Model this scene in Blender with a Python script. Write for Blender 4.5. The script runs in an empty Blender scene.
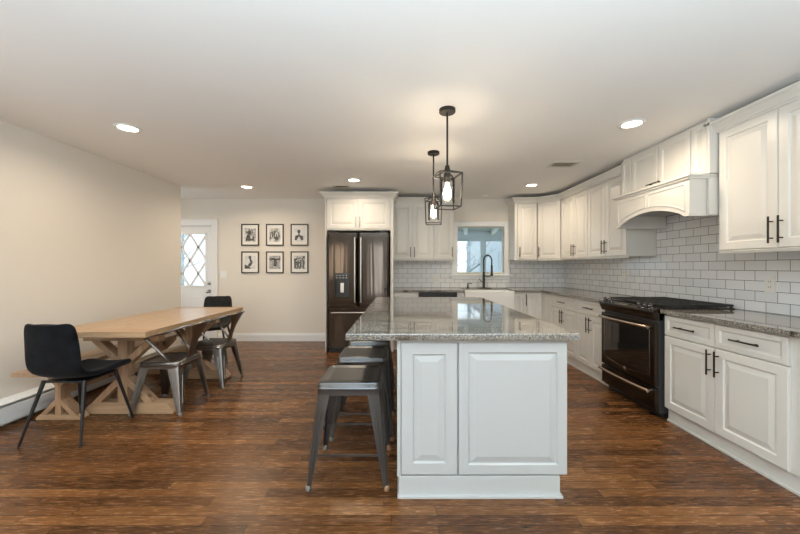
import bpy, bmesh, math, random
from mathutils import Vector, Matrix
random.seed(7)
S = bpy.context.scene
COL = S.collection
PI = math.pi

# ------------------------------------------------------------------ camera, world, large lights, exposure
H = 1.29
CEIL = 2.48
cam_d = bpy.data.cameras.new('camera'); cam_d.sensor_width = 36; cam_d.lens = 337/800*36; cam_d.clip_start = .05
cam = bpy.data.objects.new('camera', cam_d); COL.objects.link(cam)
cam.location = (0, 0, H); cam.rotation_euler = (PI/2, 0, 0)
S.camera = cam
S.view_settings.view_transform = 'Standard'; S.view_settings.look = 'None'
S.view_settings.gamma = 1; S.view_settings.use_curve_mapping = False
S.view_settings.exposure = 0.33
S.cycles.use_denoising = True
S.cycles.max_bounces = 10; S.cycles.diffuse_bounces = 6; S.cycles.glossy_bounces = 5
S.cycles.sample_clamp_indirect = 6
W = bpy.data.worlds.new('sky'); S.world = W; W.use_nodes = True
bg = W.node_tree.nodes['Background']
bg.inputs[0].default_value = (.88, .95, 1.0, 1); bg.inputs[1].default_value = 1.6

def area(name, loc, rot, sx, sy, power, color, spread=PI):
    d = bpy.data.lights.new(name, 'AREA'); d.shape = 'RECTANGLE'; d.size = sx; d.size_y = sy
    d.energy = power; d.color = color; d.spread = spread
    o = bpy.data.objects.new(name, d); COL.objects.link(o); o.location = loc; o.rotation_euler = rot
    return o
# daylight from unseen windows behind and beside the photographer, plus added fill lights
area('daylight_side_window', (-3.20, .55, 1.35), (PI/2, 0, -PI/2), 1.8, 1.2, 14, (.84, .93, 1.0))
area('bounce_fill', (.2, -.5, 1.55), (PI, 0, 0), 3.0, .9, 180, (.66, .86, 1.0))  # upward light added to even out the ceiling, like a bounced flash
area('entry_fill', (-4.76, 4.6, 1.35), (PI/2, 0, -PI/2), 1.0, 1.3, 9, (.80, .91, 1.0))  # cool fill added on the entry side; no window in that wall
area('daylight_tall_window', (-.82, -2.56, 1.20), (PI/2, 0, 0), .30, 1.86, 13, (.86, .94, 1.0))
area('warm_streak_light', (-2.30, -2.56, 1.50), (PI/2, 0, 0), .44, 1.14, 7, (1.0, .84, .62))  # warm light added for the gold streak reflected in the refrigerator
CAN_W, PEND_W, CAN_COL = 8.2, 62, (1.0, .83, .63)

# ------------------------------------------------------------------ material helpers
def new_mat(name):
    m = bpy.data.materials.new(name); m.use_nodes = True
    return m, m.node_tree.nodes, m.node_tree.links, m.node_tree.nodes['Principled BSDF']
def plain(name, col, rough=.5, metal=0, bump=0, bscale=60, coat=0, spec=None, var=0, vscale=6):
    m, N, L, b = new_mat(name)
    b.inputs['Base Color'].default_value = (*col, 1); b.inputs['Roughness'].default_value = rough
    b.inputs['Metallic'].default_value = metal
    if coat: b.inputs['Coat Weight'].default_value = coat
    if spec is not None: b.inputs['Specular IOR Level'].default_value = spec
    if bump or var:
        tc = N.new('ShaderNodeTexCoord')
    if bump:
        n = N.new('ShaderNodeTexNoise'); n.inputs['Scale'].default_value = bscale; n.inputs['Detail'].default_value = 3
        L.new(tc.outputs['Object'], n.inputs['Vector'])
        bp = N.new('ShaderNodeBump'); bp.inputs['Strength'].default_value = bump; bp.inputs['Distance'].default_value = .01
        L.new(n.outputs['Fac'], bp.inputs['Height']); L.new(bp.outputs['Normal'], b.inputs['Normal'])
    if var:
        n2 = N.new('ShaderNodeTexNoise'); n2.inputs['Scale'].default_value = vscale; n2.inputs['Detail'].default_value = 6
        L.new(tc.outputs['Object'], n2.inputs['Vector'])
        r = N.new('ShaderNodeValToRGB')
        r.color_ramp.elements[0].position = .3; r.color_ramp.elements[1].position = .7
        r.color_ramp.elements[0].color = (*[c*(1-var) for c in col], 1); r.color_ramp.elements[1].color = (*[min(1, c*(1+var)) for c in col], 1)
        L.new(n2.outputs['Fac'], r.inputs['Fac']); L.new(r.outputs['Color'], b.inputs['Base Color'])
    return m
def math_node(N, L, op, a, b=None):
    n = N.new('ShaderNodeMath'); n.operation = op
    for i, v in enumerate((a, b)):
        if v is None: continue
        if isinstance(v, (int, float)): n.inputs[i].default_value = v
        else: L.new(v, n.inputs[i])
    return n.outputs[0]
def emis(name, col, strength):
    m, N, L, b = new_mat(name)
    b.inputs['Base Color'].default_value = (*col, 1)
    b.inputs['Emission Color'].default_value = (*col, 1); b.inputs['Emission Strength'].default_value = strength
    return m
def glass_thin(name, tint=(1, 1, 1), refl=.08):
    m = bpy.data.materials.new(name); m.use_nodes = True
    N, L = m.node_tree.nodes, m.node_tree.links; N.clear()
    out = N.new('ShaderNodeOutputMaterial'); mx = N.new('ShaderNodeMixShader')
    t = N.new('ShaderNodeBsdfTransparent'); t.inputs[0].default_value = (*tint, 1)
    g = N.new('ShaderNodeBsdfGlossy'); g.inputs['Roughness'].default_value = .02
    lw = N.new('ShaderNodeFresnel'); lw.inputs[0].default_value = 1.45
    L.new(lw.outputs[0], mx.inputs[0]); L.new(t.outputs[0], mx.inputs[1]); L.new(g.outputs[0], mx.inputs[2])
    L.new(mx.outputs[0], out.inputs[0]); return m

def mat_floor():
    m, N, L, b = new_mat('dark_oak_floor')
    tc = N.new('ShaderNodeTexCoord'); sp = N.new('ShaderNodeSeparateXYZ'); L.new(tc.outputs['Object'], sp.inputs[0])
    M = lambda op, a, c=None: math_node(N, L, op, a, c)
    ry = M('DIVIDE', sp.outputs['Y'], .07); row = M('FLOOR', ry); fy = M('FRACT', ry)
    wn = N.new('ShaderNodeTexWhiteNoise'); wn.noise_dimensions = '1D'; L.new(row, wn.inputs['W'])
    rx = M('ADD', M('DIVIDE', sp.outputs['X'], .95), M('MULTIPLY', wn.outputs['Value'], 7.3))
    pid = M('FLOOR', rx); fx = M('FRACT', rx)
    cmb = N.new('ShaderNodeCombineXYZ'); L.new(pid, cmb.inputs[0]); L.new(row, cmb.inputs[1])
    w2 = N.new('ShaderNodeTexWhiteNoise'); w2.noise_dimensions = '2D'; L.new(cmb.outputs[0], w2.inputs['Vector'])
    # grain stretched along the boards
    mp = N.new('ShaderNodeMapping'); mp.inputs['Scale'].default_value = (4.5, 46, 1)
    ad = N.new('ShaderNodeVectorMath'); ad.operation = 'MULTIPLY_ADD'
    L.new(w2.outputs['Color'], ad.inputs[0]); ad.inputs[1].default_value = (9, 9, 0); L.new(tc.outputs['Object'], ad.inputs[2])
    L.new(ad.outputs[0], mp.inputs[0])
    g = N.new('ShaderNodeTexNoise'); g.inputs['Scale'].default_value = 2.2; g.inputs['Detail'].default_value = 9; g.inputs['Roughness'].default_value = .68; g.inputs['Distortion'].default_value = .7
    L.new(mp.outputs[0], g.inputs['Vector'])
    v = M('ADD', M('MULTIPLY', g.outputs['Fac'], 1.15), M('MULTIPLY', M('SUBTRACT', w2.outputs['Value'], .5), .27))
    big = N.new('ShaderNodeTexNoise'); big.inputs['Scale'].default_value = 1.1; big.inputs['Detail'].default_value = 2
    L.new(tc.outputs['Object'], big.inputs['Vector'])
    v = M('ADD', v, M('MULTIPLY', M('SUBTRACT', big.outputs['Fac'], .5), .35))
    r = N.new('ShaderNodeValToRGB'); e = r.color_ramp.elements
    e[0].position = .28; e[0].color = (.030, .0120, .0042, 1)
    e[1].position = .95; e[1].color = (.42, .20, .08, 1)
    x = e.new(.50); x.color = (.098, .039, .0130, 1)
    x = e.new(.72); x.color = (.20, .085, .028, 1)
    L.new(v, r.inputs['Fac'])
    # worn pale flecks along the grain
    fl = N.new('ShaderNodeTexNoise'); fl.inputs['Scale'].default_value = 1; fl.inputs['Detail'].default_value = 7; fl.inputs['Roughness'].default_value = .75
    mp2 = N.new('ShaderNodeMapping'); mp2.inputs['Scale'].default_value = (30, 120, 1); L.new(tc.outputs['Object'], mp2.inputs[0]); L.new(mp2.outputs[0], fl.inputs['Vector'])
    fr = N.new('ShaderNodeMapRange'); fr.inputs[1].default_value = .655; fr.inputs[2].default_value = .74; L.new(fl.outputs['Fac'], fr.inputs[0])
    pat = N.new('ShaderNodeMapRange'); pat.inputs[1].default_value = .48; pat.inputs[2].default_value = .66; L.new(big.outputs['Fac'], pat.inputs[0])
    mxf = N.new('ShaderNodeMix'); mxf.data_type = 'RGBA'
    L.new(M('MULTIPLY', fr.outputs[0], M('MULTIPLY', pat.outputs[0], .6)), mxf.inputs[0]); L.new(r.outputs['Color'], mxf.inputs[6]); mxf.inputs[7].default_value = (.36, .22, .13, 1)
    # gaps
    gy = M('MINIMUM', fy, M('SUBTRACT', 1, fy)); gx = M('MINIMUM', fx, M('SUBTRACT', 1, fx))
    gap = M('MAXIMUM', M('LESS_THAN', gy, .028), M('LESS_THAN', gx, .0015))
    mx = N.new('ShaderNodeMix'); mx.data_type = 'RGBA'
    L.new(M('MULTIPLY', gap, .75), mx.inputs[0]); L.new(mxf.outputs[2], mx.inputs[6]); mx.inputs[7].default_value = (.012, .006, .003, 1)
    L.new(mx.outputs[2], b.inputs['Base Color'])
    ro = M('ADD', .17, M('MULTIPLY', g.outputs['Fac'], .18)); L.new(ro, b.inputs['Roughness'])
    bp = N.new('ShaderNodeBump'); bp.inputs['Strength'].default_value = .25; bp.inputs['Distance'].default_value = .004
    L.new(M('SUBTRACT', g.outputs['Fac'], M('MULTIPLY', gap, .6)), bp.inputs['Height']); L.new(bp.outputs['Normal'], b.inputs['Normal'])
    b.inputs['Specular IOR Level'].default_value = .36
    return m
def mat_tile(name, axis, off, zoff):
    m, N, L, b = new_mat(name)
    tc = N.new('ShaderNodeTexCoord'); sp = N.new('ShaderNodeSeparateXYZ'); L.new(tc.outputs['Object'], sp.inputs[0])
    c = N.new('ShaderNodeCombineXYZ')
    L.new(math_node(N, L, 'ADD', sp.outputs[axis], off), c.inputs[0]); L.new(math_node(N, L, 'ADD', sp.outputs['Z'], zoff), c.inputs[1])
    t = N.new('ShaderNodeTexBrick'); t.offset = .5; t.offset_frequency = 2
    t.inputs['Scale'].default_value = 1; t.inputs['Brick Width'].default_value = .163; t.inputs['Row Height'].default_value = .0815
    t.inputs['Mortar Size'].default_value = .0021; t.inputs['Mortar Smooth'].default_value = .15; t.inputs['Bias'].default_value = -.2
    t.inputs['Color1'].default_value = (.74, .745, .75, 1); t.inputs['Color2'].default_value = (.65, .66, .67, 1); t.inputs['Mortar'].default_value = (.10, .105, .105, 1)
    L.new(c.outputs[0], t.inputs['Vector']); L.new(t.outputs['Color'], b.inputs['Base Color'])
    b.inputs['Roughness'].default_value = .12
    n = N.new('ShaderNodeTexNoise'); n.inputs['Scale'].default_value = 14; L.new(tc.outputs['Object'], n.inputs['Vector'])
    h = math_node(N, L, 'ADD', math_node(N, L, 'MULTIPLY', t.outputs['Fac'], -.55), math_node(N, L, 'MULTIPLY', n.outputs['Fac'], .8))
    bp = N.new('ShaderNodeBump'); bp.inputs['Strength'].default_value = .35; bp.inputs['Distance'].default_value = .004
    L.new(h, bp.inputs['Height']); L.new(bp.outputs['Normal'], b.inputs['Normal'])
    return m
def mat_granite():
    m, N, L, b = new_mat('polished_granite')
    tc = N.new('ShaderNodeTexCoord')
    n1 = N.new('ShaderNodeTexNoise'); n1.inputs['Scale'].default_value = 125; n1.inputs['Detail'].default_value = 4; n1.inputs['Roughness'].default_value = .7
    n2 = N.new('ShaderNodeTexNoise'); n2.inputs['Scale'].default_value = 2.3; n2.inputs['Detail'].default_value = 7; n2.inputs['Distortion'].default_value = 1.6
    mp = N.new('ShaderNodeMapping'); mp.inputs['Scale'].default_value = (.9, 3.4, 1.2); mp.inputs['Rotation'].default_value = (0, 0, .12)
    L.new(tc.outputs['Object'], n1.inputs['Vector']); L.new(tc.outputs['Object'], mp.inputs[0]); L.new(mp.outputs[0], n2.inputs['Vector'])
    r1 = N.new('ShaderNodeValToRGB'); e = r1.color_ramp.elements
    e[0].position = .36; e[0].color = (.020, .022, .026, 1); e[1].position = .66; e[1].color = (.50, .445, .365, 1)
    x = e.new(.46); x.color = (.13, .135, .14, 1); x = e.new(.55); x.color = (.29, .28, .26, 1)
    L.new(n1.outputs['Fac'], r1.inputs['Fac'])
    r2 = N.new('ShaderNodeValToRGB'); e = r2.color_ramp.elements
    e[0].position = .33; e[0].color = (.30, .25, .20, 1); e[1].position = .52; e[1].color = (1, .96, .90, 1)
    x = e.new(.41); x.color = (.80, .74, .67, 1); L.new(n2.outputs['Fac'], r2.inputs['Fac'])
    mx = N.new('ShaderNodeMix'); mx.data_type = 'RGBA'; mx.blend_type = 'MULTIPLY'; mx.inputs[0].default_value = 1
    L.new(r1.outputs['Color'], mx.inputs[6]); L.new(r2.outputs['Color'], mx.inputs[7]); L.new(mx.outputs[2], b.inputs['Base Color'])
    b.inputs['Roughness'].default_value = .045; b.inputs['IOR'].default_value = 2.05
    return m
def mat_wood(name, c0, c1, axis, rough=.45):
    m, N, L, b = new_mat(name)
    tc = N.new('ShaderNodeTexCoord'); mp = N.new('ShaderNodeMapping')
    sc = [26, 26, 26]; sc[axis] = 1.6; mp.inputs['Scale'].default_value = sc
    L.new(tc.outputs['Object'], mp.inputs[0])
    n = N.new('ShaderNodeTexNoise'); n.inputs['Scale'].default_value = 1; n.inputs['Detail'].default_value = 7; n.inputs['Roughness'].default_value = .62; n.inputs['Distortion'].default_value = .9
    L.new(mp.outputs[0], n.inputs['Vector'])
    r = N.new('ShaderNodeValToRGB'); r.color_ramp.elements[0].position = .30; r.color_ramp.elements[1].position = .70
    r.color_ramp.elements[0].color = (*c0, 1); r.color_ramp.elements[1].color = (*c1, 1)
    L.new(n.outputs['Fac'], r.inputs['Fac'])
    k = N.new('ShaderNodeTexVoronoi'); k.inputs['Scale'].default_value = 3.1; L.new(tc.outputs['Object'], k.inputs['Vector'])
    kr = N.new('ShaderNodeMapRange'); kr.inputs[1].default_value = .03; kr.inputs[2].default_value = .085; L.new(k.outputs['Distance'], kr.inputs[0])
    mx = N.new('ShaderNodeMix'); mx.data_type = 'RGBA'; L.new(kr.outputs[0], mx.inputs[0])
    mx.inputs[6].default_value = (c0[0]*.4, c0[1]*.36, c0[2]*.32, 1); L.new(r.outputs['Color'], mx.inputs[7])
    L.new(mx.outputs[2], b.inputs['Base Color']); b.inputs['Roughness'].default_value = rough
    bp = N.new('ShaderNodeBump'); bp.inputs['Strength'].default_value = .15; bp.inputs['Distance'].default_value = .003
    L.new(n.outputs['Fac'], bp.inputs['Height']); L.new(bp.outputs['Normal'], b.inputs['Normal'])
    return m
def mat_brushed(name, col, rough, sc, bump=.06, metal=1.0):
    m, N, L, b = new_mat(name)
    b.inputs['Base Color'].default_value = (*col, 1); b.inputs['Metallic'].default_value = metal; b.inputs['Roughness'].default_value = rough
    tc = N.new('ShaderNodeTexCoord'); mp = N.new('ShaderNodeMapping'); mp.inputs['Scale'].default_value = sc
    L.new(tc.outputs['Object'], mp.inputs[0])
    n = N.new('ShaderNodeTexNoise'); n.inputs['Scale'].default_value = 1; n.inputs['Detail'].default_value = 2
    L.new(mp.outputs[0], n.inputs['Vector'])
    bp = N.new('ShaderNodeBump'); bp.inputs['Strength'].default_value = bump; bp.inputs['Distance'].default_value = .02
    L.new(n.outputs['Fac'], bp.inputs['Height']); L.new(bp.outputs['Normal'], b.inputs['Normal'])
    return m
def mat_print(name, seed, lo=.04, hi=.62, scale=9):
    m, N, L, b = new_mat(name)
    tc = N.new('ShaderNodeTexCoord'); mp = N.new('ShaderNodeMapping'); mp.inputs['Location'].default_value = (seed*3.7, seed*1.3, seed*2.1)
    L.new(tc.outputs['Object'], mp.inputs[0])
    n = N.new('ShaderNodeTexNoise'); n.inputs['Scale'].default_value = scale*3; n.inputs['Detail'].default_value = 5; L.new(mp.outputs[0], n.inputs['Vector'])
    r = N.new('ShaderNodeValToRGB'); r.color_ramp.elements[0].position = .38; r.color_ramp.elements[1].position = .60
    r.color_ramp.elements[0].color = (lo, lo, lo, 1); r.color_ramp.elements[1].color = (hi, hi, hi*.97, 1)
    L.new(n.outputs['Fac'], r.inputs['Fac']); L.new(r.outputs['Color'], b.inputs['Base Color']); b.inputs['Roughness'].default_value = .35
    return m

M_wall = plain('greige_wall_paint', (.75, .705, .635), .85, bump=.02, bscale=220)
M_wallw = plain('white_exterior_paint', (.7, .72, .74), .8)
M_ceil = plain('white_ceiling_paint', (.86, .85, .835), .9, bump=.02, bscale=180)
M_trim = plain('white_trim_paint', (.80, .81, .81), .35)
M_cab = plain('white_cabinet_paint', (.685, .665, .62), .33)
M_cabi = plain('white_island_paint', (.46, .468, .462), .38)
M_floor = mat_floor()
M_tileR = mat_tile('subway_tile_range_wall', 'Y', -2.952-.0815, -.935)
M_tileB = mat_tile('subway_tile_sink_wall', 'X', .03, -.935)
M_gran = mat_granite()
M_tabx = mat_wood('pine_along_x', (.35, .215, .12), (.54, .37, .225), 0)
M_taby = mat_wood('pine_along_y', (.37, .235, .13), (.57, .395, .24), 1, .28)
M_tabz = mat_wood('pine_upright', (.32, .18, .10), (.51, .335, .205), 2)
M_bench = mat_wood('pine_bench', (.31, .195, .12), (.46, .32, .21), 1)
M_velvet = plain('black_velvet', (.0065, .0075, .010), .9, bump=.3, bscale=90, spec=.15, var=.6, vscale=11)
M_velvet.node_tree.nodes['Principled BSDF'].inputs['Sheen Weight'].default_value = .06
M_velvet.node_tree.nodes['Principled BSDF'].inputs['Sheen Roughness'].default_value = .4
M_char = plain('charcoal_fabric', (.016, .016, .016), .9, bump=.5, bscale=160, var=.35, vscale=40)
M_black = plain('black_metal', (.010, .011, .013), .32)
M_matte = plain('matte_black', (.012, .012, .012), .5)
M_pull = plain('dark_bronze_pull', (.030, .026, .023), .38, metal=.6)
M_gun = mat_brushed('gunmetal', (.135, .138, .142), .34, (18, 18, 18), .05)
M_steel = mat_brushed('galvanised_steel', (.26, .25, .24), .30, (12, 12, 12), .05)
M_bss = mat_brushed('black_stainless', (.066, .052, .042), .11, (7, 7, .30), .16)
M_bssh = mat_brushed('black_stainless_handle', (.55, .53, .50), .22, (40, 40, 2), .02)
M_rng = mat_brushed('range_black_stainless', (.072, .064, .057), .22, (30, 2, 60), .03)
M_rngh = mat_brushed('range_handle_steel', (.45, .37, .31), .24, (40, 2, 40), .02)
M_dark = plain('dark_grey_plastic', (.030, .031, .033), .35)
M_oveng = plain('oven_glass', (.012, .011, .010), .04, coat=.5)
M_iron = plain('cast_iron', (.018, .017, .016), .55, bump=.2, bscale=120)
M_chrome = plain('satin_nickel', (.55, .53, .50), .25, metal=1)
M_knob = plain('knob_metal', (.20, .20, .21), .25, metal=1)
M_porc = plain('white_porcelain', (.82, .82, .80), .1)
M_plate = plain('almond_plate', (.70, .68, .63), .35)
M_glass = glass_thin('clear_glass')
M_pane = glass_thin('window_glass', (.90, .96, .99))
M_bulb = emis('lamp_filament_glow', (1.0, .80, .52), 28)
M_lens = emis('recessed_lamp_glow', (1.0, .86, .66), 9)
M_heat = plain('white_heater_enamel', (.78, .80, .81), .4)
M_frame = plain('dark_wood_frame', (.030, .024, .020), .4)
M_matb = plain('white_mat_board', (.82, .80, .76), .7)
M_rubber = plain('tan_rubber_foot', (.30, .17, .09), .6)
M_rubg = plain('grey_rubber_foot', (.20, .19, .17), .6)
M_slot = plain('vent_dark', (.10, .085, .06), .7)
M_ventm = plain('vent_paint', (.62, .57, .48), .5)

# ------------------------------------------------------------------ mesh helpers
class MB:
    def __init__(s): s.bm = bmesh.new(); s.mi = 0
    def faces(s, vs, fs):
        v = [s.bm.verts.new(p) for p in vs]
        for f in fs:
            try:
                fc = s.bm.faces.new([v[i] for i in f]); fc.material_index = s.mi
            except ValueError: pass
        return s
    def box(s, x0, x1, y0, y1, z0, z1):
        x0, x1 = min(x0, x1), max(x0, x1); y0, y1 = min(y0, y1), max(y0, y1); z0, z1 = min(z0, z1), max(z0, z1)
        return s.faces([(x0,y0,z0),(x1,y0,z0),(x1,y1,z0),(x0,y1,z0),(x0,y0,z1),(x1,y0,z1),(x1,y1,z1),(x0,y1,z1)],
                       [(3,2,1,0),(4,5,6,7),(0,1,5,4),(1,2,6,5),(2,3,7,6),(3,0,4,7)])
    def loft(s, rings, cap=True, closed=True):
        n = len(rings[0]); V = []
        for r in rings: V += [s.bm.verts.new(p) for p in r]
        def F(ix):
            try:
                f = s.bm.faces.new([V[i] for i in ix]); f.material_index = s.mi
            except ValueError: pass
        for k in range(len(rings)-1):
            for i in range(n if closed else n-1):
                j = (i+1) % n
                F((k*n+i, k*n+j, (k+1)*n+j, (k+1)*n+i))
        if cap:
            F(list(range(n))[::-1]); F([(len(rings)-1)*n+i for i in range(n)])
        return s
    def prism(s, pts, axis, a, b):      # polygon extruded along an axis; pts in the other two axes in order
        def P(p, t):
            return {'x': (t, p[0], p[1]), 'y': (p[0], t, p[1]), 'z': (p[0], p[1], t)}[axis]
        return s.loft([[P(p, a) for p in pts], [P(p, b) for p in pts]])
    def lathe(s, prof, n=24, axis='z', c=(0,0,0), cap=True):
        rings = []
        for r, h in prof:
            ring = []
            for i in range(n):
                a = 2*PI*i/n; u, v = r*math.cos(a), r*math.sin(a)
                p = {'z': (u, v, h), 'y': (u, h, v), 'x': (h, u, v)}[axis]
                ring.append((c[0]+p[0], c[1]+p[1], c[2]+p[2]))
            rings.append(ring)
        return s.loft(rings, cap)
    def tube(s, pts, r, n=10, closed=False):
        P = [Vector(p) for p in pts]; m = len(P)
        R = r if isinstance(r, (list, tuple)) else [r]*m
        T = []
        for i in range(m):
            if closed: t = P[(i+1) % m]-P[i-1]
            else: t = P[min(i+1, m-1)]-P[max(i-1, 0)]
            T.append(t.normalized())
        up = Vector((0,0,1)) if abs(T[0].z) < .9 else Vector((1,0,0))
        nv = (up - T[0]*up.dot(T[0])).normalized(); rings = []
        for i in range(m):
            nv = (nv - T[i]*nv.dot(T[i])).normalized(); bv = T[i].cross(nv)
            rings.append([tuple(P[i] + (nv*math.cos(2*PI*k/n) + bv*math.sin(2*PI*k/n))*R[i]) for k in range(n)])
        if closed: rings.append(rings[0])
        return s.loft(rings, cap=not closed)
    def beam(s, a, b, w, d, side=(0,1,0)):   # square bar from a to b: w across, d along side
        a, b = Vector(a), Vector(b); t = (b-a).normalized(); sd = Vector(side); sd = (sd - t*sd.dot(t)).normalized(); q = t.cross(sd)
        ring = lambda p: [tuple(p + q*(w/2*i) + sd*(d/2*j)) for i, j in ((-1,-1),(1,-1),(1,1),(-1,1))]
        return s.loft([ring(a), ring(b)])
    def build(s, name, mat, parent=None, bevel=0, smooth=False, segs=2, sub=0, solid=0, loc=None, rot=None):
        bmesh.ops.remove_doubles(s.bm, verts=s.bm.verts, dist=1e-5)
        bmesh.ops.recalc_face_normals(s.bm, faces=s.bm.faces)
        me = bpy.data.meshes.new(name); s.bm.to_mesh(me); s.bm.free()
        for mm in (mat if isinstance(mat, (list, tuple)) else [mat]): me.materials.append(mm)
        if smooth:
            for p in me.polygons: p.use_smooth = True
        o = bpy.data.objects.new(name, me); COL.objects.link(o)
        if parent is not None: o.parent = parent
        if loc: o.location = loc
        if rot: o.rotation_euler = rot
        if solid:
            md = o.modifiers.new('thick', 'SOLIDIFY'); md.thickness = solid; md.offset = 0
        if sub:
            md = o.modifiers.new('soft', 'SUBSURF'); md.levels = sub; md.render_levels = sub
        if bevel:
            md = o.modifiers.new('edge', 'BEVEL'); md.width = bevel; md.segments = segs; md.limit_method = 'ANGLE'; md.angle_limit = math.radians(40)
        if smooth == 'auto':
            try:
                me.set_sharp_from_angle(angle=math.radians(35))
            except Exception: pass
        return o
def thing(name, label, cat, loc=(0,0,0), rz=0, group=None):
    o = bpy.data.objects.new(name, None); COL.objects.link(o); o.empty_display_size = .1
    o.location = loc; o.rotation_euler = (0, 0, rz); o['label'] = label; o['category'] = cat
    if group: o['group'] = group
    return o
def tag(o, label, cat, group=None):
    o['label'] = label; o['category'] = cat
    if group: o['group'] = group
    return o
def struct(o, label=None):
    o['kind'] = 'structure'
    if label: o['label'] = label
    return o
def bx(*a): return MB().box(*a)
def dup(root, loc, rz=None, label=None, group=None):
    r = root.copy(); COL.objects.link(r); r.location = loc
    if rz is not None: r.rotation_euler = (0, 0, rz)
    if label: r['label'] = label
    if group: r['group'] = group
    for ch in list(root.children):
        c = ch.copy(); COL.objects.link(c); c.parent = r
        for g in list(ch.children):
            d = g.copy(); COL.objects.link(d); d.parent = c
    return r
def arc(cx, cy, r, a0, a1, n):
    return [(cx+r*math.cos(a0+(a1-a0)*i/n), cy+r*math.sin(a0+(a1-a0)*i/n)) for i in range(n+1)]
def rrect(hx, hy, r, n=5):
    P = []
    for sx, sy, a in ((1,1,0),(-1,1,PI/2),(-1,-1,PI),(1,-1,3*PI/2)):
        P += arc(sx*(hx-r), sy*(hy-r), r, a, a+PI/2, n)
    return P
def sweep(profile, path, z, side=1, caps=True):
    """profile: (out, up) pairs swept along a horizontal path with mitred corners; out is to the right of travel * side"""
    P = [Vector((p[0], p[1])) for p in path]; rings = []
    for i, p in enumerate(P):
        d0 = (P[i]-P[i-1]).normalized() if i else None
        d1 = (P[i+1]-P[i]).normalized() if i < len(P)-1 else None
        nrm = lambda d: Vector((d.y, -d.x))*side
        if d0 is None: m = nrm(d1)
        elif d1 is None: m = nrm(d0)
        else:
            a, b = nrm(d0), nrm(d1); m = (a+b).normalized(); m = m/ max(.3, m.dot(a))
        rings.append([(p.x+m.x*o, p.y+m.y*o, z+u) for o, u in profile])
    return MB().loft(rings, caps)

# ------------------------------------------------------------------ the room shell
XL, XR, YB, YF = -3.23, 2.86, 5.87, -2.6
XH = -4.9        # far side of the entry
struct(bx(XH-.1, XR+.12, YF-.1, YB+.15, -.08, 0).build('floor', M_floor))
struct(bx(XH-.1, XR+.12, YF-.1, YB+.15, CEIL, CEIL+.1).build('ceiling', M_ceil))
struct(bx(XL-.12, XL, YF, 4.97, 0, CEIL).build('wall_left', M_wall))
struct(bx(XR, XR+.12, YF, YB+.15, 0, CEIL).build('wall_right', M_wall))
struct(bx(XH-.1, XH, 3.3, YB+.15, 0, CEIL).build('wall_entry', M_wall))
struct(bx(XH, XL-.12, 3.3, 3.42, 0, CEIL).build('wall_entry_end', M_wall))
FW = ((-2.55, -2.05, .9, 2.1), (-.98, -.66, .25, 2.15), (1.35, 1.85, .9, 2.1))
w = MB(); xa = XL
for x0, x1, z0, z1 in FW:
    w.box(xa, x0, YF-.1, YF, 0, CEIL); w.box(x0, x1, YF-.1, YF, 0, z0); w.box(x0, x1, YF-.1, YF, z1, CEIL); xa = x1
w.box(xa, XR, YF-.1, YF, 0, CEIL)
struct(w.build('wall_front', M_wall))
# back wall with the door and window openings
DX0, DX1, DZ = -4.20, -3.262, 2.025
WX0, WX1, WZ0, WZ1 = .975, 1.83, 1.165, 2.01
w = MB()
w.box(XH, DX0, YB, YB+.14, 0, CEIL); w.box(DX0, DX1, YB, YB+.14, DZ, CEIL); w.box(DX1, WX0, YB, YB+.14, 0, CEIL)
w.box(WX0, WX1, YB, YB+.14, 0, WZ0); w.box(WX0, WX1, YB, YB+.14, WZ1, CEIL); w.box(WX1, XR, YB, YB+.14, 0, CEIL)
struct(w.build('wall_back', M_wall))
BBP = [(0, 0), (.016, 0), (.016, .105), (.010, .125), (.008, .14), (0, .14)]
struct(sweep(BBP, [(DX1+.10, YB-.001), (-1.145, YB-.001)], 0).build('baseboard_back', M_trim))
struct(sweep(BBP, [(XL-.121, 4.971), (XL+.001, 4.971), (XL+.001, 4.60)], 0, -1).build('baseboard_left', M_trim))

# ---- entry door with diamond lattice glass
d = bpy.data.objects.new('door_1', None); COL.objects.link(d); d.location = (DX0, YB, 0); struct(d, 'white entry door with a diamond lattice window')
dw = DX1-DX0
m = MB(); cw = .09
for a, b_ in ((-cw, .012), (dw-.012, dw+cw)): m.box(a, b_, -.022, 0, 0, DZ+.09)
m.box(.012, dw-.012, -.022, 0, DZ-.012, DZ+.09); m.box(-cw-.006, dw+cw+.006, -.028, 0, DZ+.09, DZ+.105)
m.build('door_casing', M_trim, d, .004)
gx0, gx1, gz0, gz1 = .13, dw-.135, .96, 1.868
m = MB(); y0, y1 = .03, .072
m.box(.013, gx0, y0, y1, .01, DZ-.013); m.box(gx1, dw-.013, y0, y1, .01, DZ-.013)
m.box(gx0, gx1, y0, y1, .01, gz0); m.box(gx0, gx1, y0, y1, gz1, DZ-.013)
leaf = m.build('door_leaf', M_trim, d)
m = MB()
for a, b_ in ((.15, dw/2-.04), (dw/2+.04, dw-.15)):
    zs = (.20, .82); L_ = []
    for ins, dep in ((0, .0), (.012, .006), (.03, .006), (.05, -.003)):
        L_.append([(a+ins, y0-.001+dep-.006, zs[0]+ins), (b_-ins, y0-.001+dep-.006, zs[0]+ins), (b_-ins, y0-.001+dep-.006, zs[1]-ins), (a+ins, y0-.001+dep-.006, zs[1]-ins)])
    m.loft(L_)
m.build('door_panel', M_trim, d)
m = MB(); fw = .03
m.box(gx0-.02, gx0+fw-.02, .022, .03, gz0-.02, gz1+.02); m.box(gx1-fw+.02, gx1+.02, .022, .03, gz0-.02, gz1+.02)
m.box(gx0, gx1, .022, .03, gz0-.02, gz0+.01); m.box(gx0, gx1, .022, .03, gz1-.01, gz1+.02)
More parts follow.
